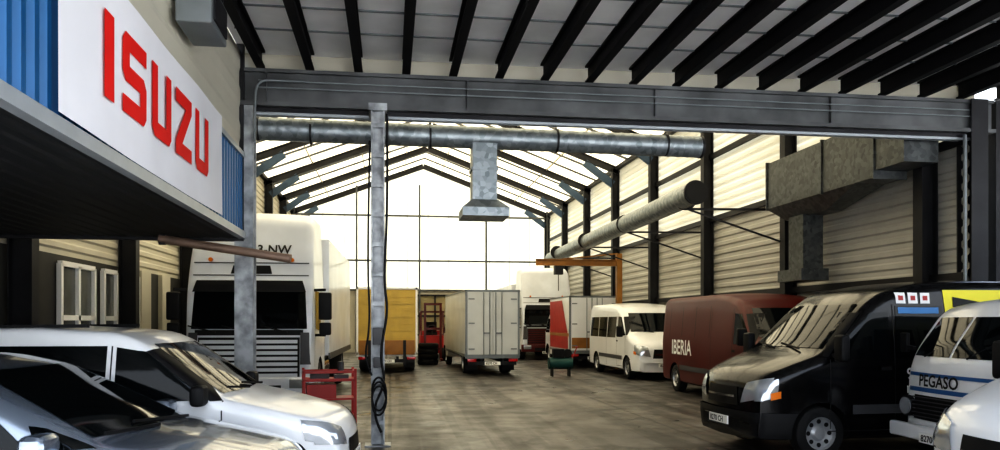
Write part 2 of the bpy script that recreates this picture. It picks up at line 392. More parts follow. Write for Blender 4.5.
def mpv(name,loc,deg):
    c=V(name,loc,deg)
    c.body([(2.15,.48),(2.12,.68),(1.98,.82),(1.35,.95),(1.05,1.00),(.15,1.43),(-.2,1.505),(-1.0,1.52),(-1.6,1.46),(-1.95,1.25),(-2.12,.98),(-2.15,.7)],
      .18,1.80,M['silver'],tum=.19,belt=.95,rc=.14,nose=(.9,.28),tail=(.6,.12),bow=.16,crown=.03,arches=[(1.38,.32),(-1.3,.32)])
    G=M['glass']
    c.side([(1.0,.98),(.70,.97),(.62,1.12),(.72,1.10)],G,'quarter_window')
    c.side([(.64,.97),(-.12,.96),(-.12,1.38),(.22,1.34),],G,'side_window')
    c.side([(-.20,.96),(-1.05,.98),(-1.0,1.39),(-.20,1.39)],G,'side_window')
    c.side([(-1.13,.99),(-1.72,1.05),(-1.55,1.31),(-1.08,1.38)],G,'side_window')
    c.front([(-.74,1.03),(.74,1.03),(.58,1.43),(-.58,1.43)],G,'windscreen',nx=20,ny=14)
    c.rear([(-.55,1.05),(.55,1.05),(.5,1.40),(-.5,1.40)],G,'rear_window')
    c.front([(-.38,.55),(.38,.55),(.40,.66),(-.40,.66)],M['plastic'],'grille')
    c.front([(.48,.60),(.76,.62),(.80,.80),(.50,.74)],M['lamp'],'headlamp',mir=True,off=.012)
    c.side([(2.0,.60),(1.62,.66),(1.50,.86),(1.9,.78)],M['lamp'],'headlamp_side',off=.010)
    c.side([(-1.75,.8),(-2.05,.8),(-1.98,1.05),(-1.72,1.05)],M['redlens'],'tail_lamp',off=.010)
    c.seam(1.02,.35,1.0,.98); c.seam(-.16,.3,-.16,1.39); c.seam(-1.08,.5,-1.08,1.39)
    c.side(c.rect(1.0,-1.0,.46,.52),M['silver'],'side_moulding',off=.02)
    for x in (.1,-.85): c.side(c.rect(x,x-.18,.86,.90),M['chrome'],'door_handle',off=.03)
    b=MB(); b.beam((1.12,.5,1.02),(1.0,-.25,1.07),.02,.02); b.beam((1.12,-.1,1.03),(1.0,-.7,1.05),.02,.02); b.make('wipers',M['plastic'],c.r)
    c.wheel(1.38,.32); c.wheel(-1.3,.32); c.mirror(.76,1.02,1.02,(.16,.24,.15),M['silver'])
    c.plate(2.15,0,.40)
    b=MB(); b.cyl((-.9,0,1.54),(-1.15,0,1.70),.006,6); b.make('aerial',M['plastic'],c.r)
    return c

def big_van(name,loc,deg,mat,L,H,kind):
    c=V(name,loc,deg); h=L/2; W=1.96; k=H/2.3
    bm={'master':M['plastic'],'minibus':M['white'],'red':M['maroon']}[kind]
    c.body([(h,.50),(h-.02,.92*k),(h-.14,1.08*k),(h-.5,1.23*k),(h-.88,1.36*k),(h-1.55,1.98*k),(h-1.8,2.14*k),(h-2.3,2.25*k),(h-3,H),(-h+.2,H),(-h+.03,H-.15),(-h,1.0)],
      .25,W,mat,tum=.10,belt=1.2,rc=.14,nose=(.8,.17),bow=.16,crown=.03,arches=[(h-.88,.34),(-h+1.1,.34)])
    G=M['glass']
    c.front([(-.80,1.41*k),(.80,1.41*k),(.70,1.98*k),(-.70,1.98*k)],G,'windscreen',nx=20,ny=14)
    c.side([(h-1.02,1.30*k),(h-1.85,1.26*k),(h-1.85,1.88*k),(h-1.56,1.86*k)],G,'side_window')
    c.side([(h-.92,1.31*k),(h-.98,1.30*k),(h-1.50,1.86*k),(h-1.44,1.88*k)],M['plastic'],'pillar_trim')
    c.seam(h-1.0,.4,h-1.0,1.28*k); c.seam(h-1.92,.35,h-1.92,1.98*k); c.seam(h-3.1,.35,h-3.1,2.0*k); c.seam(h-1.0,.37,h-1.92,.37)
    c.side(c.rect(h-1.70,h-1.86,1.13,1.18),M['plastic'],'door_handle',off=.03)
    c.side(c.rect(h-1.3,-h+1.5,.58,.70),M['greyplastic'],'side_moulding',off=.018,nx=20)
    c.front([(-.92,.30),(.92,.30),(.95,.60),(-.95,.60)],bm,'bumper',nx=20,off=.03)
    c.front([(-.42,.66),(.42,.66),(.38,.90*k),(-.38,.90*k)],M['plastic'],'grille',off=.01)
    c.front([(-.36,.76),(.36,.76),(.36,.79),(-.36,.79)],M['chrome'],'grille_bar',off=.03)
    c.front([(.48,.70),(.84,.78),(.86,1.04*k),(.56,.96*k)],M['lamp'],'headlamp',mir=True,off=.02)
    c.side([(h-.10,.74),(h-.32,.80),(h-.34,1.03*k),(h-.14,.98*k)],M['lamp'],'headlamp_side',off=.015)
    c.side([(h-.24,.76),(h-.36,.79),(h-.36,.88),(h-.24,.85)],M['amber'],'indicator',off=.022)
    c.rear([(.08,1.25),(.78,1.25),(.74,1.95*k),(.08,1.95*k)],G,'rear_window',mir=True)
    c.rear([(.86,.8),(.96,.8),(.95,1.5),(.86,1.5)],M['redlens'],'tail_lamp',mir=True)
    c.wheel(h-.88,.34,.22); c.wheel(-h+1.1,.34,.22)
    c.mirror(h-1.05,1.14,1.42*k,(.12,.2,.34),M['plastic'])
    c.plate(h+.03,0,.45)
    for y in (.5,-.1):
        b=MB(); b.beam((h-.86,y,1.40*k),(h-.94,y-.55,1.46*k),.02,.02); b.make(c.nm('wiper'),M['plastic'],c.r)
    return c

def vintage_van(name,loc,deg):
    c=V(name,loc,deg); h=2.1
    c.body([(h,.5),(h-.01,1.0),(h-.04,1.25),(h-.12,1.42),(h-.42,1.84),(h-.55,1.93),(h-1.0,1.99),(-h+.2,1.99),(-h+.02,1.85),(-h,1.0)],
      .42,1.72,M['white'],tum=.10,belt=1.25,rc=.13,nose=(.35,.09),bow=.08,crown=.05,arches=[(1.15,.32),(-1.2,.32)],step=.05)
    G=M['glass']
    c.front([(-.72,1.35),(-.02,1.35),(-.02,1.80),(-.64,1.80)],G,'windscreen',nx=12,ny=12,off=.008)
    c.front([(.02,1.35),(.72,1.35),(.64,1.80),(.02,1.80)],G,'windscreen',nx=12,ny=12,off=.008)
    c.front([(-.84,1.12),(.84,1.12),(.84,1.16),(-.84,1.16)],M['blueink'],'blue_stripe',nx=16,ny=2)
    c.front([(-.84,.94),(.84,.94),(.84,.99),(-.84,.99)],M['blueink'],'blue_stripe',nx=16,ny=2)
    c.side(c.rect(h-.02,-h+.05,1.12,1.16),M['blueink'],'blue_stripe',nx=30,ny=2)
    c.side(c.rect(h-.02,-h+.05,.94,.99),M['blueink'],'blue_stripe',nx=30,ny=2)
    c.front([(-.60,.62),(.60,.62),(.60,.90),(-.60,.90)],M['plastic'],'grille',nx=10,off=.012)
    b=MB()
    for i in range(6):
        z=.65+i*.045; b.box(h+.0,h+.03,-.56,.56,z,z+.010)
    b.make('grille_bars',M['greyplastic'],c.r)
    b=MB()
    for g in (1,-1): b.cyl((h-.04,g*.66,.76),(h+.045,g*.66,.76),.10,20)
    b.make('headlamps',M['lamp'],c.r,smooth=40)
    b=MB()
    for g in (1,-1): b.cyl((h-.02,g*.66,.76),(h+.03,g*.66,.76),.125,20)
    b.make('headlamp_rims',M['plastic'],c.r,smooth=40)
    box('front_bumper',(h+.06,0,.48),(.10,1.74,.17),M['white'],c.r,bev=.03)
    c.text('PEGASO',-.52,1.01,.19,M['ink'],face='front')
    c.side([(h-.40,1.30),(h-1.15,1.30),(h-1.15,1.76),(h-.52,1.76)],G,'side_window')
    c.side(c.rect(h-1.35,h-2.3,1.30,1.76),G,'side_window'); c.side(c.rect(h-2.4,h-3.6,1.30,1.76),G,'side_window')
    c.seam(h-.33,.5,h-.33,1.3); c.seam(h-1.25,.45,h-1.25,1.8)
    c.wheel(1.15,.32,.18,rim=M['white']); c.wheel(-1.2,.32,.18,rim=M['white']); c.mirror(h-.2,1.02,1.5,(.05,.14,.24),M['plastic'])
    for y in (-.45,.25):
        b=MB(); b.beam((h-.06,y,1.35),(h-.22,y+.32,1.55),.018,.018); b.make(c.nm('wiper'),M['plastic'],c.r)
    c.plate(h+.13,.0,.44)
    return c

def lorry(name,loc,deg,L=9,H=3.8,W=2.36,boxmat=None,boxH=3.5,text=None,low=None):
    """heavy forward-control lorry, front of cab at x=0"""
    c=V(name,loc,deg)
    c.body([(0,.9),(-.03,1.45),(-.16,2.45),(-.24,2.62),(-.34,3.0),(-.62,H-.22),(-1.0,H-.03),(-2.05,H),(-2.12,H-.12),(-2.14,2.0)],
      .45,W,M['truckwhite'],tum=.07,belt=1.6,rc=.16,nose=(.3,.08),tail=(.2,.02),bow=0,crown=.03,arches=[(-1.15,.5)],smooth=2)
    G=M['glass']; w=W/2
    c.front([(-w+.13,1.62),(w-.13,1.62),(w-.17,2.32),(-w+.17,2.32)],G,'windscreen',nx=20,ny=12,off=.01)
    c.front([(-w+.15,2.30),(w-.15,2.30),(w-.22,2.50),(-w+.22,2.50)],M['plastic'],'sun_visor',nx=16,ny=4,off=.09)
    c.side([(-.30,1.62),(-1.2,1.56),(-1.2,2.35),(-.40,2.35)],G,'side_window')
    c.seam(-1.28,.9,-1.28,2.45); c.seam(-.2,.9,-.28,2.45)
    for z in (2.62,2.86): c.front([(-w+.12,z),(w-.12,z),(w-.12,z+.022),(-w+.12,z+.022)],M['greyplastic'],'fairing_joint',nx=16,ny=1,off=.008)
    c.front([(-.38,2.66),(.38,2.66),(.34,2.82),(-.34,2.82)],M['plastic'],'roof_lamp_recess',off=.01)
    c.front([(-w+.07,.95),(-w+.25,.95),(-w+.25,1.55),(-w+.09,1.55)],M['greyplastic'],'corner_deflector',mir=True,off=.02)
    c.front([(-w+.2,1.50),(w-.2,1.50),(w-.2,1.60),(-w+.2,1.60)],M['plastic'],'cowl_panel',nx=16,ny=2,off=.012)
    for y in (-.75,.75):
        b=MB(); b.cyl((-.30,y,2.93),(-.24,y,2.93),.04,12); b.make(c.nm('marker_lamp'),M['amber'],c.r)
    g=MB()
    for i in range(7):
        z=.72+i*.105; g.box(-.03,.045,-w+.30,w-.30,z,z+.065)
    g.make('grille_slats',low or M['truckwhite'],c.r)
    mb=MB(); mb.cyl((.04,0,1.30),(.065,0,1.30),.11,20); mb.make('badge',M['chrome'],c.r)
    c.front([(-w+.26,.66),(w-.26,.66),(w-.26,1.46),(-w+.26,1.46)],M['plastic'],'grille_back',off=.008)
    box('front_bumper',(-.10,0,.55),(.34,W-.02,.34),low or M['truckwhite'],c.r,bev=.05)
    box('bumper_intake',(.065,0,.50),(.03,W*.5,.14),M['plastic'],c.r)
    for s_ in (1,-1):
        box(c.nm('headlamp'),(.05,s_*(w-.26),.60),(.06,.36,.18),M['lamp'],c.r,bev=.02)
        box(c.nm('mirror'),(-.12,s_*(w+.20),2.05),(.14,.24,.52),M['plastic'],c.r,bev=.04)
        box(c.nm('mirror'),(-.12,s_*(w+.20),1.62),(.14,.22,.24),M['plastic'],c.r,bev=.04)
        b=MB(); b.beam((-.3,s_*(w-.06),2.36),(-.12,s_*(w+.2),2.36),.04,.05); b.beam((-.3,s_*(w-.06),1.5),(-.12,s_*(w+.2),1.5),.04,.05)
        b.beam((-.12,s_*(w+.16),1.5),(-.12,s_*(w+.16),2.36),.04,.04); b.make(c.nm('mirror_arm'),M['plastic'],c.r)
        b=MB(); b.box(-1.55,-.75,s_*(w-.04)-.03,s_*(w-.04)+.03,.18,.22)
        b.make(c.nm('step'),M['plastic'],c.r)
        b=MB(); y=s_*(w-.06); b.quad((-2.14,y,1.1),(-2.62,y-s_*.03,1.1),(-2.62,y-s_*.1,H-.25),(-2.14,y-s_*.09,H-.1))
        b.make(c.nm('air_deflector'),M['truckwhite'],c.r)
    b=MB()
    for s_ in (1,-1): b.cyl((-2.4,s_*(w-.34),.75),(-3.6,s_*(w-.34),.75),.30,18)
    b.make('fuel_tanks',M['chrome'],c.r,smooth=40)
    for y in (.7,.0,-.6):
        b=MB(); b.beam((.03,y,1.56),(-.02,y-.5,1.68),.025,.025); b.make(c.nm('wiper'),M['plastic'],c.r)
    if text: c.text(text,.08,3.06,.24,M['ink'],face='front',off=.02)
    b=MB()
    for s_ in (1,-1): b.box(-L,-.6,s_*.42-.05,s_*.42+.05,.62,.88)
    b.make('chassis',M['steel'],c.r)
    c.wheel(-1.15,.5,.30,yo=w-.02); c.wheel(-L+2.0,.5,.5,yo=w-.06)
    box('cargo_box',(-(2.75+L)/2,0,(1.0+boxH)/2),(L-2.75,W+.06,boxH-1.0),boxmat or M['truckwhite'],c.r,bev=.03)
    b=MB()
    for s_ in (1,-1): b.box(-L,-2.75,s_*(w+.03)-.02,s_*(w+.03)+.02,.92,1.06)
    b.make('side_rail',M['greyplastic'],c.r)
    c.plate(.09,0,.36)
    return c

def box_truck(name,loc,deg,L,W,z0,H,mat,kind='white',cabmat=None):
    """rear of the box at x=0 facing -x"""
    c=V(name,loc,deg); w=W/2
    box('cargo_box',(L/2,0,(z0+H)/2),(L,W,H-z0),mat,c.r,bev=.025)
    fr=MB(); t=.07
    for s_ in (1,-1):
        fr.box(-.03,.05,s_*(w-t/2)-t/2,s_*(w-t/2)+t/2,z0,H)
    fr.box(-.03,.05,-w,w,H-t,H); fr.box(-.03,.05,-w,w,z0-.06,z0+t)
    for s_ in (1,-1):
        fr.box(0,L,s_*w-.015,s_*w+.015,H-.06,H); fr.box(0,L,s_*w-.015,s_*w+.015,z0,z0+.08)
    fr.make('frame_trim',M['trimd'] if kind=='white' else M['vinylwhite'],c.r)
    d=MB()
    if kind=='white':
        d.box(-.035,.0,.02,w-t,z0+t,H-t); d.box(-.035,.0,-(w-t),-.02,z0+t,H-t)
        d.make('rear_doors',mat,c.r)
        b=MB()
        for y in (-.3,-.1,.1,.3): b.cyl((-.055,y,z0+.05),(-.055,y,H-.08),.014,8)
        for y in (-.2,.2): b.box(-.075,-.04,y-.1,y+.1,z0+.75,z0+.79)
        for s_ in (1,-1):
            for z in (z0+.25,(z0+H)/2,H-.3): b.box(-.05,-.03,s_*(w-.2)-.1,s_*(w-.2)+.1,z-.02,z+.02)
        b.make('door_gear',M['trimd'],c.r)
    else:
        n=9; hh=(H-.12-z0-.1)/n
        for i in range(n): d.box(-.02-.012*(i%2),.02,-w+t,w-t,z0+.1+i*hh+.012,z0+.1+(i+1)*hh)
        d.make('roller_door',mat,c.r)
        box('tail_lift',(-.06,0,z0+.25),(.06,W-.2,.5),M['orange'],c.r,bev=.015)
        b=MB()
        for y in (-.6,.6): b.box(-.12,-.05,y-.05,y+.05,z0-.35,z0+.5)
        b.make('tail_lift_arms',M['steel'],c.r)
    b=MB(); 
    for s_ in (1,-1): b.box(.05,L+1.4,s_*.36-.04,s_*.36+.04,z0-.2,z0-.0)
    b.box(.02,.12,-w+.1,w-.1,z0-.28,z0-.16)
    b.make('chassis',M['steel'],c.r)
    for s_ in (1,-1):
        box(c.nm('tail_lamp'),(.0,s_*(w-.22),z0-.12),(.05,.3,.1),M['redlens'],c.r,bev=.01)
        box(c.nm('mudflap'),(.55,s_*(w-.28),z0-.3),(.02,.4,.36),M['plastic'],c.r)
    c.plate(-.0,0,z0-.22,rear=True)
    c.W=W; c.wheel(1.3,.38,.34,yo=w-.08); c.wheel(L+.8,.38,.22,yo=w-.12)
    cc=V.__new__(V); cc.r=empty('cab',(L+.05,0,0),0); cc.r.parent=c.r; cc.n={}
    cc.body([(1.75,.5),(1.73,.95),(1.6,1.2),(1.35,1.35),(.95,2.0),(.7,2.18),(.1,2.2),(.02,2.1),(0,1.0)],.35,W-.12,cabmat or M['white'],tum=.12,belt=1.2,rc=.12,arches=[(.75,.38)])
    cc.front([(-w+.25,1.4),(w-.25,1.4),(w-.3,1.95),(-w+.3,1.95)],M['glass'],'windscreen')
    cc.side([(1.2,1.3),(.35,1.3),(.35,1.9),(.85,1.9)],M['glass'],'side_window')
    return c

# ============================================================ ROOM SHELL
YB=11.6; XR=9.45; XL=-5.6; YE=45.5; EV=8.2; AP=11.0; XC=(XR+XL)/2; XF=-2.06; YR=1.6
mkobj('floor',[(-8,1,0),(16,1,0),(16,47,0),(-8,47,0)],[(0,1,2,3)],M['floor'])
mkobj('bounce_yard',[(-60,-80,-.005),(60,-80,-.005),(60,1,-.005),(-60,1,-.005)],[(0,1,2,3)],M['yard'])  # unseen ground behind the camera, added to bounce sun up to the ceiling

w=empty('wall_right')
corr('cladding_lower',(XR,YB,0),(0,0,1),4.8,(0,1,0),YE-YB,(-1,0,0),.24,.035,M['cladwhite'],w)
corr('cladding_upper',(XR,YB,4.8),(0,0,1),EV-4.8,(0,1,0),YE-YB,(-1,0,0),.24,.035,M['transr'],w)
mb=MB(); frames=[12.4+i*4.72 for i in range(8)]
for y in frames: mb.ibeam((XR-.20,y,0),(XR-.20,y,EV-.1),.24,.30,up=(1,0,0))
mb.make('columns',M['steel'],w)
mb=MB()
for z in (2.5,4.75,6.6): mb.box(XR-.14,XR-.05,YB,YE,z-.07,z+.07)
mb.make('girts',M['steel'],w)
# left wall
w=empty('wall_left')
corr('cladding',(XL,YR,2.9),(0,0,1),EV-2.9,(0,1,0),YE-YR,(1,0,0),.24,.035,M['cladcream'],w)
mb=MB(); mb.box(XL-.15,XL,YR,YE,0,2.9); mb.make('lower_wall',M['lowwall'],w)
mb=MB()
for y in frames+[7.7,3.0]: mb.ibeam((XL+.22,y,0),(XL+.22,y,EV-.1 if y>YB else 2.9),.24,.34,up=(1,0,0))
mb.make('columns',M['steel'],w)
mb=MB()
for y in (18.7,20.3): mb.box(XL,XL+.10,y-.35,y+.35,0,2.9)
mb.make('pilasters',M['cladcream'],w)
def window(i,y0,y1,z0,z1,n):
    r=empty('window_%d'%i); x=XL+.02
    mkobj('pane',[(x+.02,y0,z0),(x+.02,y1,z0),(x+.02,y1,z1),(x+.02,y0,z1)],[(0,1,2,3)],M['clear'],r)
    b=MB(); t=.09
    for k in range(n+1):
        y=y0+(y1-y0)*k/n; b.box(x,x+.08,y-t/2,y+t/2,z0,z1)
    for z in (z0,(z0*.35+z1*.65),z1): b.box(x,x+.08,y0,y1,z-t/2,z+t/2)
    b.make('frame',M['vinylwhite'],r)
window(1,14.1,15.6,.1,2.75,2); window(2,16.1,16.8,.1,2.75,1); window(3,17.4,18.2,.1,2.75,1); window(4,8.2,11.2,1.0,2.5,3)
# back wall
w=empty('wall_back')
mkobj('gable_sheet',[(XL,YE,3.6),(XR,YE,3.6),(XR,YE,EV),(XC,YE,AP),(XL,YE,EV)],[(0,1,2,3,4)],M['transw'],w)
mkobj('lower_sheet',[(XL,YE,0),(XR,YE,0),(XR,YE,3.6),(XL,YE,3.6)],[(0,1,2,3)],M['cladcream'],w)
mb=MB()
for x in (XL+.2,-1.9,1.7,5.6,XR-.2): mb.box(x-.05,x+.05,YE-.2,YE-.02,0,EV+.3 if abs(x-XC)>5 else 9.7)
for z in (3.6,5.3,7.9): mb.box(XL,XR,YE-.14,YE-.02,z-.05,z+.05)
mb.make('rails',M['beam'],w)
mb=MB()
x=XL+.6
while x<XR: mb.box(x-.015,x+.015,YE-.06,YE-.02,3.7,min(9.9,EV+(AP-EV)*(1-abs(x-XC)/7.5)-.3)); x+=1.2
mb.make('sheet_joints',M['cladcream'],w)
r=empty('window_5'); mkobj('pane',[(1.4,YE-.03,1.0),(5.0,YE-.03,1.0),(5.0,YE-.03,3.3),(1.4,YE-.03,3.3)],[(0,1,2,3)],M['transw'],r)
mb=MB()
for x in (1.4,2.6,3.8,5.0): mb.box(x-.05,x+.05,YE-.1,YE-.04,1,3.3)
for z in (1,2.1,3.3): mb.box(1.4,5,YE-.1,YE-.04,z-.05,z+.05)
mb.make('frame',M['steel'],r)

# hall roof
rf=empty('hall_roof')
mkobj('translucent_sheet',[(XL-.2,YB,EV-.05),(XC,YB,AP),(XC,YE,AP),(XL-.2,YE,EV-.05),(XR+.2,YB,EV-.05),(XR+.2,YE,EV-.05)],[(0,1,2,3),(1,4,5,2)],M['trans'],rf)
mb=MB()
for y in frames:
    for x in (XL,XR):
        mb.ibeam((x,y,EV-.22),(XC,y,AP-.2),.16,.28,up=(0,0,1))
mb.make('rafters',M['steel'],rf)
mb=MB()
for y in frames:
    for x,sg in ((XL,1),(XR,-1)):
        a=Vector((x+sg*.3,y,EV-.75)); b2=Vector((x+sg*1.5,y,EV+.12)); mb.beam(a,b2,.12,.30)
mb.make('haunches',M['bluesteel'],rf)
mb=MB()
for i in range(len(frames)):
    for q in (1,2):
        y=frames[i]+4.72*q/3
        if y<YE:
            for x in (XL,XR): mb.beam((x,y,EV-.08),(XC,y,AP-.05),.10,.07)
mb.make('glazing_bars',M['beam'],rf)
mb=MB()
for k in (2,4,6):
    t=k/7
    for x in (XL,XR):
        px=x+(XC-x)*t; pz=EV+(AP-EV)*t-.08; mb.box(px-.02,px+.02,YB,YE,pz-.04,pz+.04)
mb.make('purlins',M['cladcream'],rf)
mb=MB()
for x in (XL+.1,XR-.1): mb.box(x-.1,x+.1,YB,YE,EV-.15,EV+.0)
mb.make('eaves_beams',M['steel'],rf)
w=empty('wall_front_gable')
mkobj('gable_sheet',[(XL,YB+.25,5.36),(XR+.3,YB+.25,5.36),(XR+.3,YB+.25,EV),(XC,YB+.25,AP),(XL,YB+.25,EV)],[(0,1,2,3,4)],M['cladcream'],w)

# great transverse beam with rails and conduits
b0=empty('transverse_beam')
mb=MB(); mb.box(XF-.1,XR+.35,YB-.12,YB+.12,5.33,5.38); mb.box(XF-.1,XR+.35,YB-.16,YB+.12,4.84,4.90); mb.box(XF-.1,XR+.35,YB-.06,YB+.06,4.84,5.38)
x=XF+.3
while x<XR: mb.box(x-.01,x+.01,YB-.12,YB,4.9,5.33); x+=2.9
mb.make('beam_section',M['beam'],b0)
mb=MB()
for z,yy in ((5.20,.10),(5.10,.10)): mb.cyl((XF+.2,YB-yy-.03,z),(XR+.2,YB-yy-.03,z),.012,8)
mb.make('conduits',M['trimd'],b0)
tube('feed_conduit',[(XF+.16,YB-.2,4.3),(XF+.16,YB-.2,4.9),(XF+.2,YB-.2,5.18),(XF+.5,YB-.15,5.20),(XF+.9,YB-.14,5.20)],.018,M['trimd'],b0)
mb=MB(); mb.box(XF,XR,YB-.02,YB+.1,4.74,4.78); mb.make('door_track',M['trimw'],b0)
mb=MB(); mb.box(XF,XR,YB-.04,YB+.1,4.78,4.84); mb.make('track_cover',M['steel'],b0)
c=empty('steel_column',(0,0,0)); mb=MB(); mb.ibeam((XF,YB,0),(XF,YB,4.84),.26,.26,up=(0,1,0)); mb.make('section',M['post'],c)
mb=MB(); mb.box(XF-.22,XF+.22,YB-.22,YB+.22,0,.03); mb.make('base_plate',M['post'],c)
c=empty('steel_column'); mb=MB(); mb.ibeam((XR+.05,YB,0),(XR+.05,YB,5.38),.30,.34,up=(0,1,0)); mb.box(XR+.4,XR+.55,YB-.1,YB+.1,0,5.38); mb.make('section',M['steel'],c)
mb=MB(); mb.cyl((XR-.18,YB-.12,0),(XR-.18,YB-.12,4.8),.03,10); mb.make('pipe',M['trimd'],c)
# central post with hose and switch box
c=empty('support_post')
mb=MB(); px=-.17; a=.095; mb.box(px-a,px-a+.025,YB-.48,YB-.36,0,4.74); mb.box(px+a-.025,px+a,YB-.48,YB-.36,0,4.74); mb.box(px-a+.02,px+a-.02,YB-.40,YB-.37,0,4.74)
z=.3
while z<4.6: mb.box(px-.07,px+.07,YB-.48,YB-.45,z,z+.06); z+=.42
mb.box(px-.18,px+.18,YB-.6,YB-.28,0,.02); mb.box(px-.13,px+.13,YB-.50,YB+.0,4.74,4.84)
mb.make('section',M['post'],c)
tube('air_hose',[(px+.13,YB-.45,4.7),(px+.14,YB-.5,3.4),(px+.08,YB-.55,2.3),(px+.15,YB-.56,1.9),(px+.02,YB-.58,1.3),(px+.12,YB-.58,.9),(px-.1,YB-.58,.5),(px+.05,YB-.55,.2)],.018,M['plastic'],c)
tube('hanging_cable',[(px-.11,YB-.5,4.3),(px-.15,YB-.52,2.6),(px-.1,YB-.56,1.7),(px-.2,YB-.56,1.2),(px-.08,YB-.56,1.0)],.014,M['plastic'],c)
box('switch_box',(px,YB-.53,1.55),(.14,.1,.24),M['greyplastic'],c,bev=.01); box('socket_box',(px,YB-.53,1.18),(.12,.1,.14),M['greyplastic'],c,bev=.01)
pts=[]
for i in range(40):
    t=i/39*math.pi*5; pts.append((px+.02+.10*math.cos(t),YB-.62+.03*math.sin(t*1.3),.62+.22*math.sin(t)+.004*i))
tube('coiled_hose',pts,.014,M['plastic'],c)

# foreground canopy roof
cr=empty('ceiling')
mb=MB(); mb.box(XF-.1,14,YR,YB+.25,5.70,5.76); mb.make('deck',M['deck'],cr)
mb=MB(); x=XF+.20
while x<13.8:
    mb.ibeam((x,YR,5.57),(x,YB+.1,5.57),.12,.26,t=.03); x+=.70
mb.make('joists',M['joist'],cr)
mb=MB()
for y in (8.4,9.2,10.0,10.8): mb.box(XF,14,y-.012,y+.012,5.68,5.70)
mb.make('deck_seams',M['trimd'],cr)
w=empty('wall_right_front')
mb=MB(); mb.box(13.9,14.1,2,YB+8,0,3.2); mb.make('masonry',M['outer'],w)
mb=MB(); mb.box(XR+.7,14,YB+.1,YB+.25,0,3.6); mb.make('cladding',M['cladwhite'],w)
mb=MB(); mb.box(XR+.7,14,YB+.05,YB+.15,3.6,3.8); mb.box(11.2,11.4,YB-.05,YB+.2,0,5.7); mb.make('rails',M['bluesteel'],w)

# left mezzanine / office box with cladding, soffit
w=empty('mezzanine')
mb=MB(); mb.box(XL,XF-.06,YR,YB-.15,2.98,4.12); mb.make('core',M['steel'],w)
corr('blue_cladding',(XF-.05,YR,3.0),(0,1,0),YB-.15-YR,(0,0,1),1.12,(1,0,0),.17,.04,M['cladblue'],w)
corr('upper_cladding',(XF-.06,YR,4.12),(0,0,1),1.56,(0,1,0),YB-.15-YR,(1,0,0),.5,.015,M['cladcream'],w)
mb=MB(); mb.box(XF-.06,XF+.03,YR,YB-.15,2.93,3.03); mb.box(XF-.06,XF+.02,YR,YB-.15,4.08,4.15); mb.make('edge_trim',M['trimw'],w)
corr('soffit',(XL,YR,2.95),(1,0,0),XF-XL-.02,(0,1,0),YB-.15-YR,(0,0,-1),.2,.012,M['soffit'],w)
mb=MB(); mb.box(XL,XF,YB-.15,YB-.05,2.90,4.2); mb.box(XL,XF+.0,YB-.15,YB-.05,4.2,5.7); mb.make('end_wall',M['steel'],w)
# banner
bn=empty('banner')
Y0,Y1,Z0,Z1=5.13,9.87,3.05,4.26; nx,nz=60,10; v=[];f=[]
for i in range(nx+1):
    for j in range(nz+1):
        y=Y0+(Y1-Y0)*i/nx; z=Z0+(Z1-Z0)*j/nz - .02*math.sin(math.pi*i/nx)*(1-j/nz)
        v.append((XF+.035+.008*math.sin(y*3.1)*math.sin(z*2),y,z))
for i in range(nx):
    for j in range(nz):
        a=i*(nz+1)+j; f.append((a,a+nz+1,a+nz+2,a+1))
mkobj('cloth',v,f,M['cloth'],bn,smooth=60)
lv=[];lf=[];LX=XF+.050
def poly(*p):
    b=len(lv); lv.extend([(LX,a,b_) for a,b_ in p]); lf.append(tuple(range(b,b+len(p))))
def rr(y0,y1,z0,z1): poly((y0,z0),(y1,z0),(y1,z1),(y0,z1))
zb,zt=3.36,3.99; t=.165; hh=.135; W_=.585; g=.16; y=5.87; m=(zb+zt)/2; ch=.07
rr(y,y+.2,zb,zt); y+=.2+g+.02
def letS(y):
    poly((y+ch,zt),(y+W_,zt),(y+W_,zt-hh),(y,zt-hh),(y,zt-ch)); rr(y,y+t,m+hh/2,zt-hh)
    poly((y,m+hh/2),(y+W_-ch,m+hh/2),(y+W_,m+hh/2-ch),(y+W_,m-hh/2),(y+ch,m-hh/2),(y,m-hh/2+ch)); rr(y+W_-t,y+W_,zb+hh,m-hh/2)
    poly((y,zb+hh),(y+W_,zb+hh),(y+W_,zb+ch),(y+W_-ch,zb),(y,zb))
def letU(y):
    rr(y,y+t,zb+hh,zt); rr(y+W_-t,y+W_,zb+hh,zt); poly((y,zb+hh),(y+W_,zb+hh),(y+W_,zb+ch),(y+W_-ch,zb),(y+ch,zb),(y,zb+ch))
def letZ(y):
    rr(y,y+W_,zt-hh,zt); rr(y,y+W_,zb,zb+hh); poly((y,zb+hh),(y+t*1.4,zb+hh),(y+W_,zt-hh),(y+W_-t*1.4,zt-hh))
letS(y);y+=W_+g; letU(y);y+=W_+g; letZ(y);y+=W_+g; letU(y)
mkobj('lettering',lv,lf,M['isred'],bn)

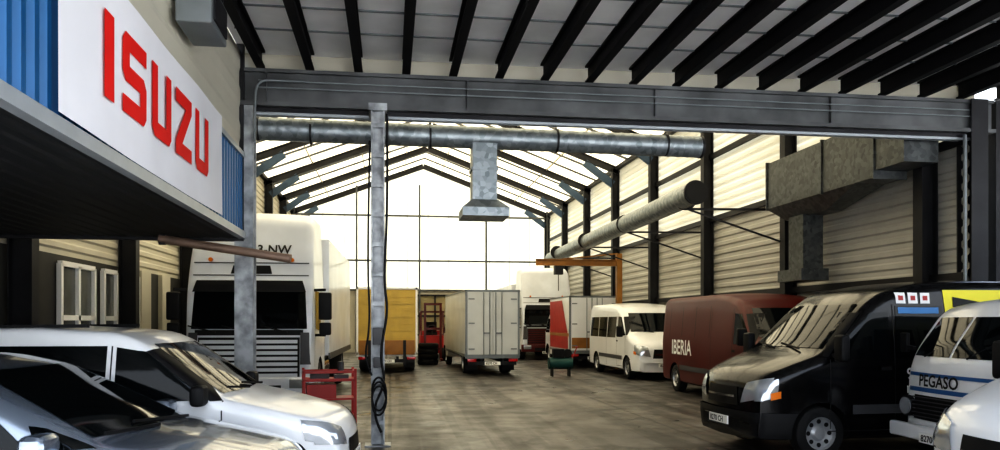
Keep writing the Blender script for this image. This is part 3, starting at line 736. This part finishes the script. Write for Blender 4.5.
e=empty('wall_heater_unit'); box('housing',(XF+.18,8.2,4.85),(.34,.7,.40),M['trimd'],e,bev=.02); box('grille',(XF+.36,8.2,4.85),(.02,.55,.28),M['steel'],e)
mb=MB(); mb.box(XF,XF+.34,7.95,8.0,5.05,5.5); mb.box(XF,XF+.34,8.4,8.45,5.05,5.5); mb.make('hangers',M['steel'],e)
e=empty('ceiling_light'); box('diffuser',(9.3,8.7,5.32),(1.2,.16,.08),M['vinylwhite'],e,bev=.02)
mb=MB(); mb.box(8.9,8.93,8.68,8.72,5.35,5.44); mb.box(9.7,9.73,8.68,8.72,5.35,5.44); mb.make('brackets',M['steel'],e)
e=empty('wall_mounted_pole'); mb=MB(); mb.cyl((-3.1,11.1,2.88),(-1.35,11.0,2.62),.06,14); mb.make('tube',M['copper'],e,smooth=40)
mb=MB(); mb.box(-3.1,-3.02,11.06,11.14,2.8,2.96); mb.make('bracket',M['steel'],e)

# ducts
def spiral(name,p,q,r,parent,pitch=.16):
    p=Vector(p);q=Vector(q);Ln=(q-p).length;d=(q-p)/Ln;a=Vector((0,0,1));e_=d.cross(a).normalized();f_=d.cross(e_)
    v=[];fc=[];n=24;m=int(Ln/(pitch/4)); k=0
    for i in range(m+1):
        rr=r*(1.035 if i%4==0 else 1.0)
        for j in range(n):
            t=2*math.pi*j/n; v.append(p+d*(Ln*i/m)+e_*math.cos(t)*rr+f_*math.sin(t)*rr)
    for i in range(m):
        for j in range(n): jj=(j+1)%n; fc.append((i*n+j,i*n+jj,(i+1)*n+jj,(i+1)*n+j))
    o=mkobj(name,v,fc,M['galv'],parent,smooth=50)
    return o
e=empty('extraction_duct'); zd=4.60
spiral('spiral_pipe',(-1.95,12.1,zd+.06),(5.0,12.1,zd),.17,e)
mb=MB(); mb.cyl((4.99,12.1,zd),(5.03,12.1,zd),.18,24); mb.cyl((-1.99,12.1,zd+.06),(-1.94,12.1,zd+.06),.18,24)
for x in (-1.2,.6,2.6,4.4): mb.cyl((x,12.1,zd+.02),(x+.03,12.1,zd+.02),.185,24); mb.box(x,x+.02,12.09,12.11,4.75,5.6)
mb.make('hangers',M['steel'],e,smooth=40)
mb=MB(); mb.cyl((5.03,12.1,zd),(5.035,12.1,zd),.15,24); mb.make('opening',M['ink'],e)
mb=MB(); mb.box(1.26,1.64,11.92,12.28,3.64,4.52); mb.box(1.24,1.66,11.90,12.30,4.1,4.14); mb.make('drop_duct',M['galv'],e)
def hood(z0,z1,a0,a1,cx,cy):
    v=[(cx-a0,cy-a0,z0),(cx+a0,cy-a0,z0),(cx+a0,cy+a0,z0),(cx-a0,cy+a0,z0),(cx-a1,cy-a1,z1),(cx+a1,cy-a1,z1),(cx+a1,cy+a1,z1),(cx-a1,cy+a1,z1)]
    return v,[(0,1,5,4),(1,2,6,5),(2,3,7,6),(3,0,4,7),(4,5,6,7),(0,3,2,1)]
v,f=hood(3.50,3.64,.36,.20,1.45,12.1); mkobj('hood_cone',v,f,M['galv'],e)
v,f=hood(3.37,3.50,.36,.36,1.45,12.1); mkobj('hood_skirt',v,f,M['galv'],e)
e=empty('extraction_duct')
spiral('spiral_pipe',(6.8,16.7,4.66),(7.0,33.5,4.55),.25,e,.24)
mb=MB(); mb.cyl((6.8,16.72,4.66),(6.8,16.66,4.66),.275,24)
for y in frames[1:5]: mb.cyl((6.86,y+.3,4.64),(6.86,y+.36,4.64),.27,24); mb.beam((6.9,y+.33,4.4),(XR-.1,y+.1,4.4),.05,.05); mb.beam((6.9,y+.33,4.4),(XR-.2,y+.1,3.6),.04,.04)
mb.make('brackets',M['steel'],e,smooth=40)
mb=MB(); mb.cyl((6.8,16.655,4.66),(6.8,16.64,4.66),.235,24); mb.make('opening',M['ink'],e)
e=empty('air_handling_duct')
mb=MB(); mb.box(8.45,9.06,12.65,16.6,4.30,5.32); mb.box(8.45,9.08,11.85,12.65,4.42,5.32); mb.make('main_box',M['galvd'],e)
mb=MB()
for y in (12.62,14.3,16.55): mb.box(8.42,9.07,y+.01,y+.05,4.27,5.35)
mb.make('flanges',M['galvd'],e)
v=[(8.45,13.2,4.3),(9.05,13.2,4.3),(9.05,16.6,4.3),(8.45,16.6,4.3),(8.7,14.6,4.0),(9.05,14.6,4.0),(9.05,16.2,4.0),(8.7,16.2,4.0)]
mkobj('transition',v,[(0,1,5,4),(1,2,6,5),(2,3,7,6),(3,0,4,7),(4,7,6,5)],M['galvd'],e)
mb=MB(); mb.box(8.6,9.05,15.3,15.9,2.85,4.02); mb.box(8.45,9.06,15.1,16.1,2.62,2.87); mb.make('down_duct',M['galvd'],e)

# jib crane
e=empty('jib_crane')
mb=MB(); mb.box(8.35,8.55,28.0,28.2,0,4.3); mb.ibeam((8.5,28.1,3.95),(5.3,28.1,3.95),.14,.24); mb.beam((8.4,28.1,4.3),(6.2,28.1,4.05),.05,.05); mb.make('mast_and_arm',M['orange'],e)
mb=MB(); mb.box(6.0,6.3,27.95,28.25,3.5,3.82); mb.cyl((6.15,28.1,3.5),(6.15,28.1,2.9),.015,8); mb.make('hoist',M['steel'],e)

# ============================================================ VEHICLES
compact_van('white_compact_van',(-2.42,7.95),-3)
mpv('silver_minivan',(-2.72,5.95),-4)
big_van('white_panel_van',(6.95,4.95),180,M['white'],5.4,2.3,'minibus')
mv=big_van('black_panel_van',(7.15,10.2),183,M['black'],5.4,2.3,'master')
mv.side([(.74,1.30),(.04,1.30),(.04,1.96),(.74,1.96)],M['glass'],'side_window')
mv.side([(.0,1.88),(-2.3,1.78),(-2.3,2.18),(.02,2.17)],M['lime'],'yellow_graphic',1,nx=24)
mv.side([(.0,1.40),(-2.3,1.30),(-2.3,1.76),(.0,1.86)],M['sky'],'blue_graphic',1,nx=24,off=.005)
mv.side([(-.3,1.62),(-1.2,1.40),(-1.2,1.62),(-.3,1.86)],M['lime'],'yellow_swirl',1,off=.012)
mv.side([(-.12,1.94),(-.75,1.90),(-.75,1.98),(-.12,2.08)],M['ink'],'black_swirl',1,off=.012)
for k in range(3):
    x=.72-k*.18; mv.side([(x,1.99),(x-.14,1.99),(x-.14,2.13),(x,2.13)],M['vinylwhite'],'round_sticker',1,off=.008)
    mv.side([(x-.035,2.03),(x-.105,2.03),(x-.105,2.09),(x-.035,2.09)],M['red'],'sticker_mark',1,off=.012)
mv.side([(.70,1.86),(.10,1.86),(.10,1.94),(.70,1.94)],M['sky'],'sticker_band',1,off=.010)
mv.text('90',.62,1.02,.2,M['vinylwhite'],sg=1); mv.text('MUDANZAS',.62,.84,.13,M['vinylwhite'],sg=1)
vintage_van('vintage_white_van',(6.08+2.1,7.75),178)
iv=big_van('dark_red_panel_van',(8.0,16.55),268,M['maroon'],6.6,2.36,'red')
iv.text('IBERIA',-2.4,.96,.50,M['vinylwhite'],sg=-1)
for x in (-2.6,-1.7,-.8,.1): iv.seam(x,1.4,x,2.1,w=.02)
mn=big_van('white_minibus',(8.17,25.0),270,M['white'],5.5,2.36,'minibus')
for a,b in ((.72,-.25),(-.33,-1.3),(-1.38,-2.4)): mn.side([(a,1.25),(b,1.25),(b,1.92),(a,1.92)],M['glass'],'side_window')
box_truck('white_box_truck',(3.32,25.2),92,6.2,1.80,.62,2.80,M['boxwhite'])
bt=box_truck('yellow_box_truck',(-.1,27.2),90,4.6,2.1,.62,2.95,M['yellow'],kind='yellow',cabmat=M['yellow'])
l1=lorry('white_lorry',(-2.60,15.0),-91,L=9.5,H=3.92,text='3-NW',boxH=3.6)
l2=lorry('white_lorry',(7.15,35.0),-90,L=8.5,H=4.3,W=2.4,boxH=3.6,low=M['maroon'])
k=box_truck('delivery_truck',(7.72,28.9),90,3.6,1.95,.6,2.75,M['white'])
mb=MB(); mb.box(.2,3.5,.978,.988,.72,1.25); mb.quad((.2,.988,1.25),(3.5,.988,1.25),(3.5,.988,2.6),(1.2,.988,2.6)); mb.make('red_side_graphic',M['red'],k.r)
mb=MB(); mb.box(.05,3.5,.985,.992,1.2,1.32); mb.box(-.045,-.036,-.88,.88,.75,1.15); mb.make('orange_stripe',M['orange'],k.r)

# red forklift in the distance
e=empty('red_forklift',(1.9,36.0,0))
mb=MB(); mb.box(-.55,.55,-.9,.9,.35,1.15); mb.box(-.5,.5,.3,1.1,.3,1.35); mb.make('chassis',M['red'],e)
mb=MB()
for x in (-.5,.5):
    mb.beam((x,-.7,1.1),(x,-.45,2.2),.07,.07); mb.beam((x,.8,1.3),(x,.6,2.2),.07,.07)
mb.box(-.55,.55,-.5,.65,2.18,2.25)
for x in (-.35,.35): mb.box(x-.05,x+.05,-1.15,-1.02,.1,2.6); mb.box(x-.05,x+.05,-2.1,-1.1,.08,.13)
for z in (.5,1.4,2.5): mb.box(-.4,.4,-1.12,-1.05,z,z+.1)
mb.make('mast_and_cage',M['maroon'],e)
mb=MB()
for x in (-.5,.5):
    for y,rr_ in ((-.7,.33),(.75,.28)): mb.cyl((x-.1,y,rr_),(x+.1,y,rr_),rr_,20)
mb.make('tyres',M['rubber'],e,smooth=40)
mb=MB(); mb.box(-.25,.25,-.1,.35,1.15,1.3); mb.box(-.25,.25,.3,.42,1.2,1.75); mb.cyl((0,-.5,1.1),(0,-.35,1.5),.03,8); mb.cyl((0,-.36,1.48),(0,-.33,1.52),.17,16); mb.make('seat_and_wheel',M['plastic'],e)
# stacked pallets and tyres by the back of the aisle
e=empty('pallet_stack',(3.35,40.0,0))
mb=MB()
for i in range(7):
    z=i*.15
    for y in (-.5,0,.5): mb.box(-.6,.6,y-.05,y+.05,z,z+.09)
    for q in range(6): mb.box(-.6+q*.22,-.48+q*.22,-.55,.55,z+.09,z+.12)
mb.make('pallets',M['wood'],e)
e=empty('tyre_stack',(1.55,32.2,0))
for i in range(4):
    v,f=lathe([(.22,-.11),(.38,-.11),(.42,-.06),(.42,.06),(.38,.11),(.22,.11),(.22,-.11)],0,0,0,24)
    mkobj('tyre_%d'%(i+1),[(x+.02*(i%2),z,y+.11+.22*i) for x,y,z in v],f,M['rubber'],e,smooth=40)

# red tool trolley by the post
e=empty('red_tool_trolley',(-.98,12.9,0),R(8))
mb=MB(); mb.box(-.42,.42,-.25,.25,.80,.84)
for z in (.22,.5): mb.box(-.40,.40,-.24,.24,z,z+.03)
for x in (-.4,.4):
    for y in (-.23,.23): mb.box(x-.02,x+.02,y-.02,y+.02,.12,1.0)
for y in (-.23,.23): mb.box(-.42,.42,y-.012,y+.012,.93,.97); 
mb.box(-.42,-.39,-.25,.25,.93,.97); mb.box(.39,.42,-.25,.25,.93,.97); mb.box(-.36,.1,-.2,.2,.53,.75)
mb.make('frame',M['red'],e)
mb=MB()
for x in (-.36,.36):
    for y in (-.2,.2): mb.cyl((x-.02,y,.06),(x+.02,y,.06),.06,14)
mb.make('castors',M['rubber'],e)
mb=MB(); mb.box(-.3,.0,-.1,.12,.84,.95); mb.box(.08,.3,-.15,.1,.84,.90); mb.cyl((.2,.15,.84),(.2,.15,1.1),.05,12); mb.make('tools',M['greyplastic'],e)
# compressor
e=empty('workshop_compressor',(5.45,24.6,0))
mb=MB(); mb.cyl((-.38,0,.42),(.38,0,.42),.19,20); mb.make('tank',M['teal'],e,smooth=40)
mb=MB(); mb.box(-.25,.1,-.13,.13,.60,.88); mb.cyl((.22,-.1,.74),(.22,.1,.74),.14,16); mb.box(-.3,-.26,-.16,.16,.0,.3); mb.box(.26,.3,-.16,.16,.0,.3); mb.make('motor',M['plastic'],e)
mb=MB(); mb.beam((.36,0,.5),(.55,0,.95),.03,.03); mb.beam((.55,-.2,.95),(.55,.2,.95),.03,.03,up=(1,0,0)); mb.make('handle',M['red'],e)

# ============================================================ LIGHT
W=bpy.data.worlds.new('World'); S.world=W; W.use_nodes=True; nt=W.node_tree; nt.nodes.clear()
o=nt.nodes.new('ShaderNodeOutputWorld'); bg=nt.nodes.new('ShaderNodeBackground'); nt.links.new(bg.outputs[0],o.inputs[0])
tc=nt.nodes.new('ShaderNodeTexCoord'); sx=nt.nodes.new('ShaderNodeSeparateXYZ'); nt.links.new(tc.outputs['Generated'],sx.inputs[0])
rp=nt.nodes.new('ShaderNodeValToRGB'); rp.color_ramp.elements[0].position=0; rp.color_ramp.elements[0].color=(.88,.90,.90,1)
rp.color_ramp.elements[1].position=.8; rp.color_ramp.elements[1].color=(.50,.64,.90,1)
nt.links.new(sx.outputs['Z'],rp.inputs[0]); nt.links.new(rp.outputs[0],bg.inputs[0]); bg.inputs[1].default_value=2.1
sl=bpy.data.lights.new('sun','SUN'); sl.energy=8.5; sl.angle=R(1); sl.color=(1,.95,.87)
so=bpy.data.objects.new('sun',sl); COL.objects.link(so)
so.rotation_euler=Vector((-.35,.42,-1.0)).to_track_quat('-Z','Y').to_euler(); so.location=(10,-20,30)

cam=bpy.data.cameras.new('camera'); co=bpy.data.objects.new('camera',cam); COL.objects.link(co); S.camera=co
cam.lens=28; cam.sensor_width=36; cam.shift_y=.097; cam.clip_end=300
co.location=(0,0,1.75); co.rotation_euler=(R(90),0,R(-8.05))
S.view_settings.view_transform='Standard'
for lk in ('High Contrast','Medium High Contrast'):
    try: S.view_settings.look=lk; break
    except Exception as ex: print(ex)
S.view_settings.exposure=.55
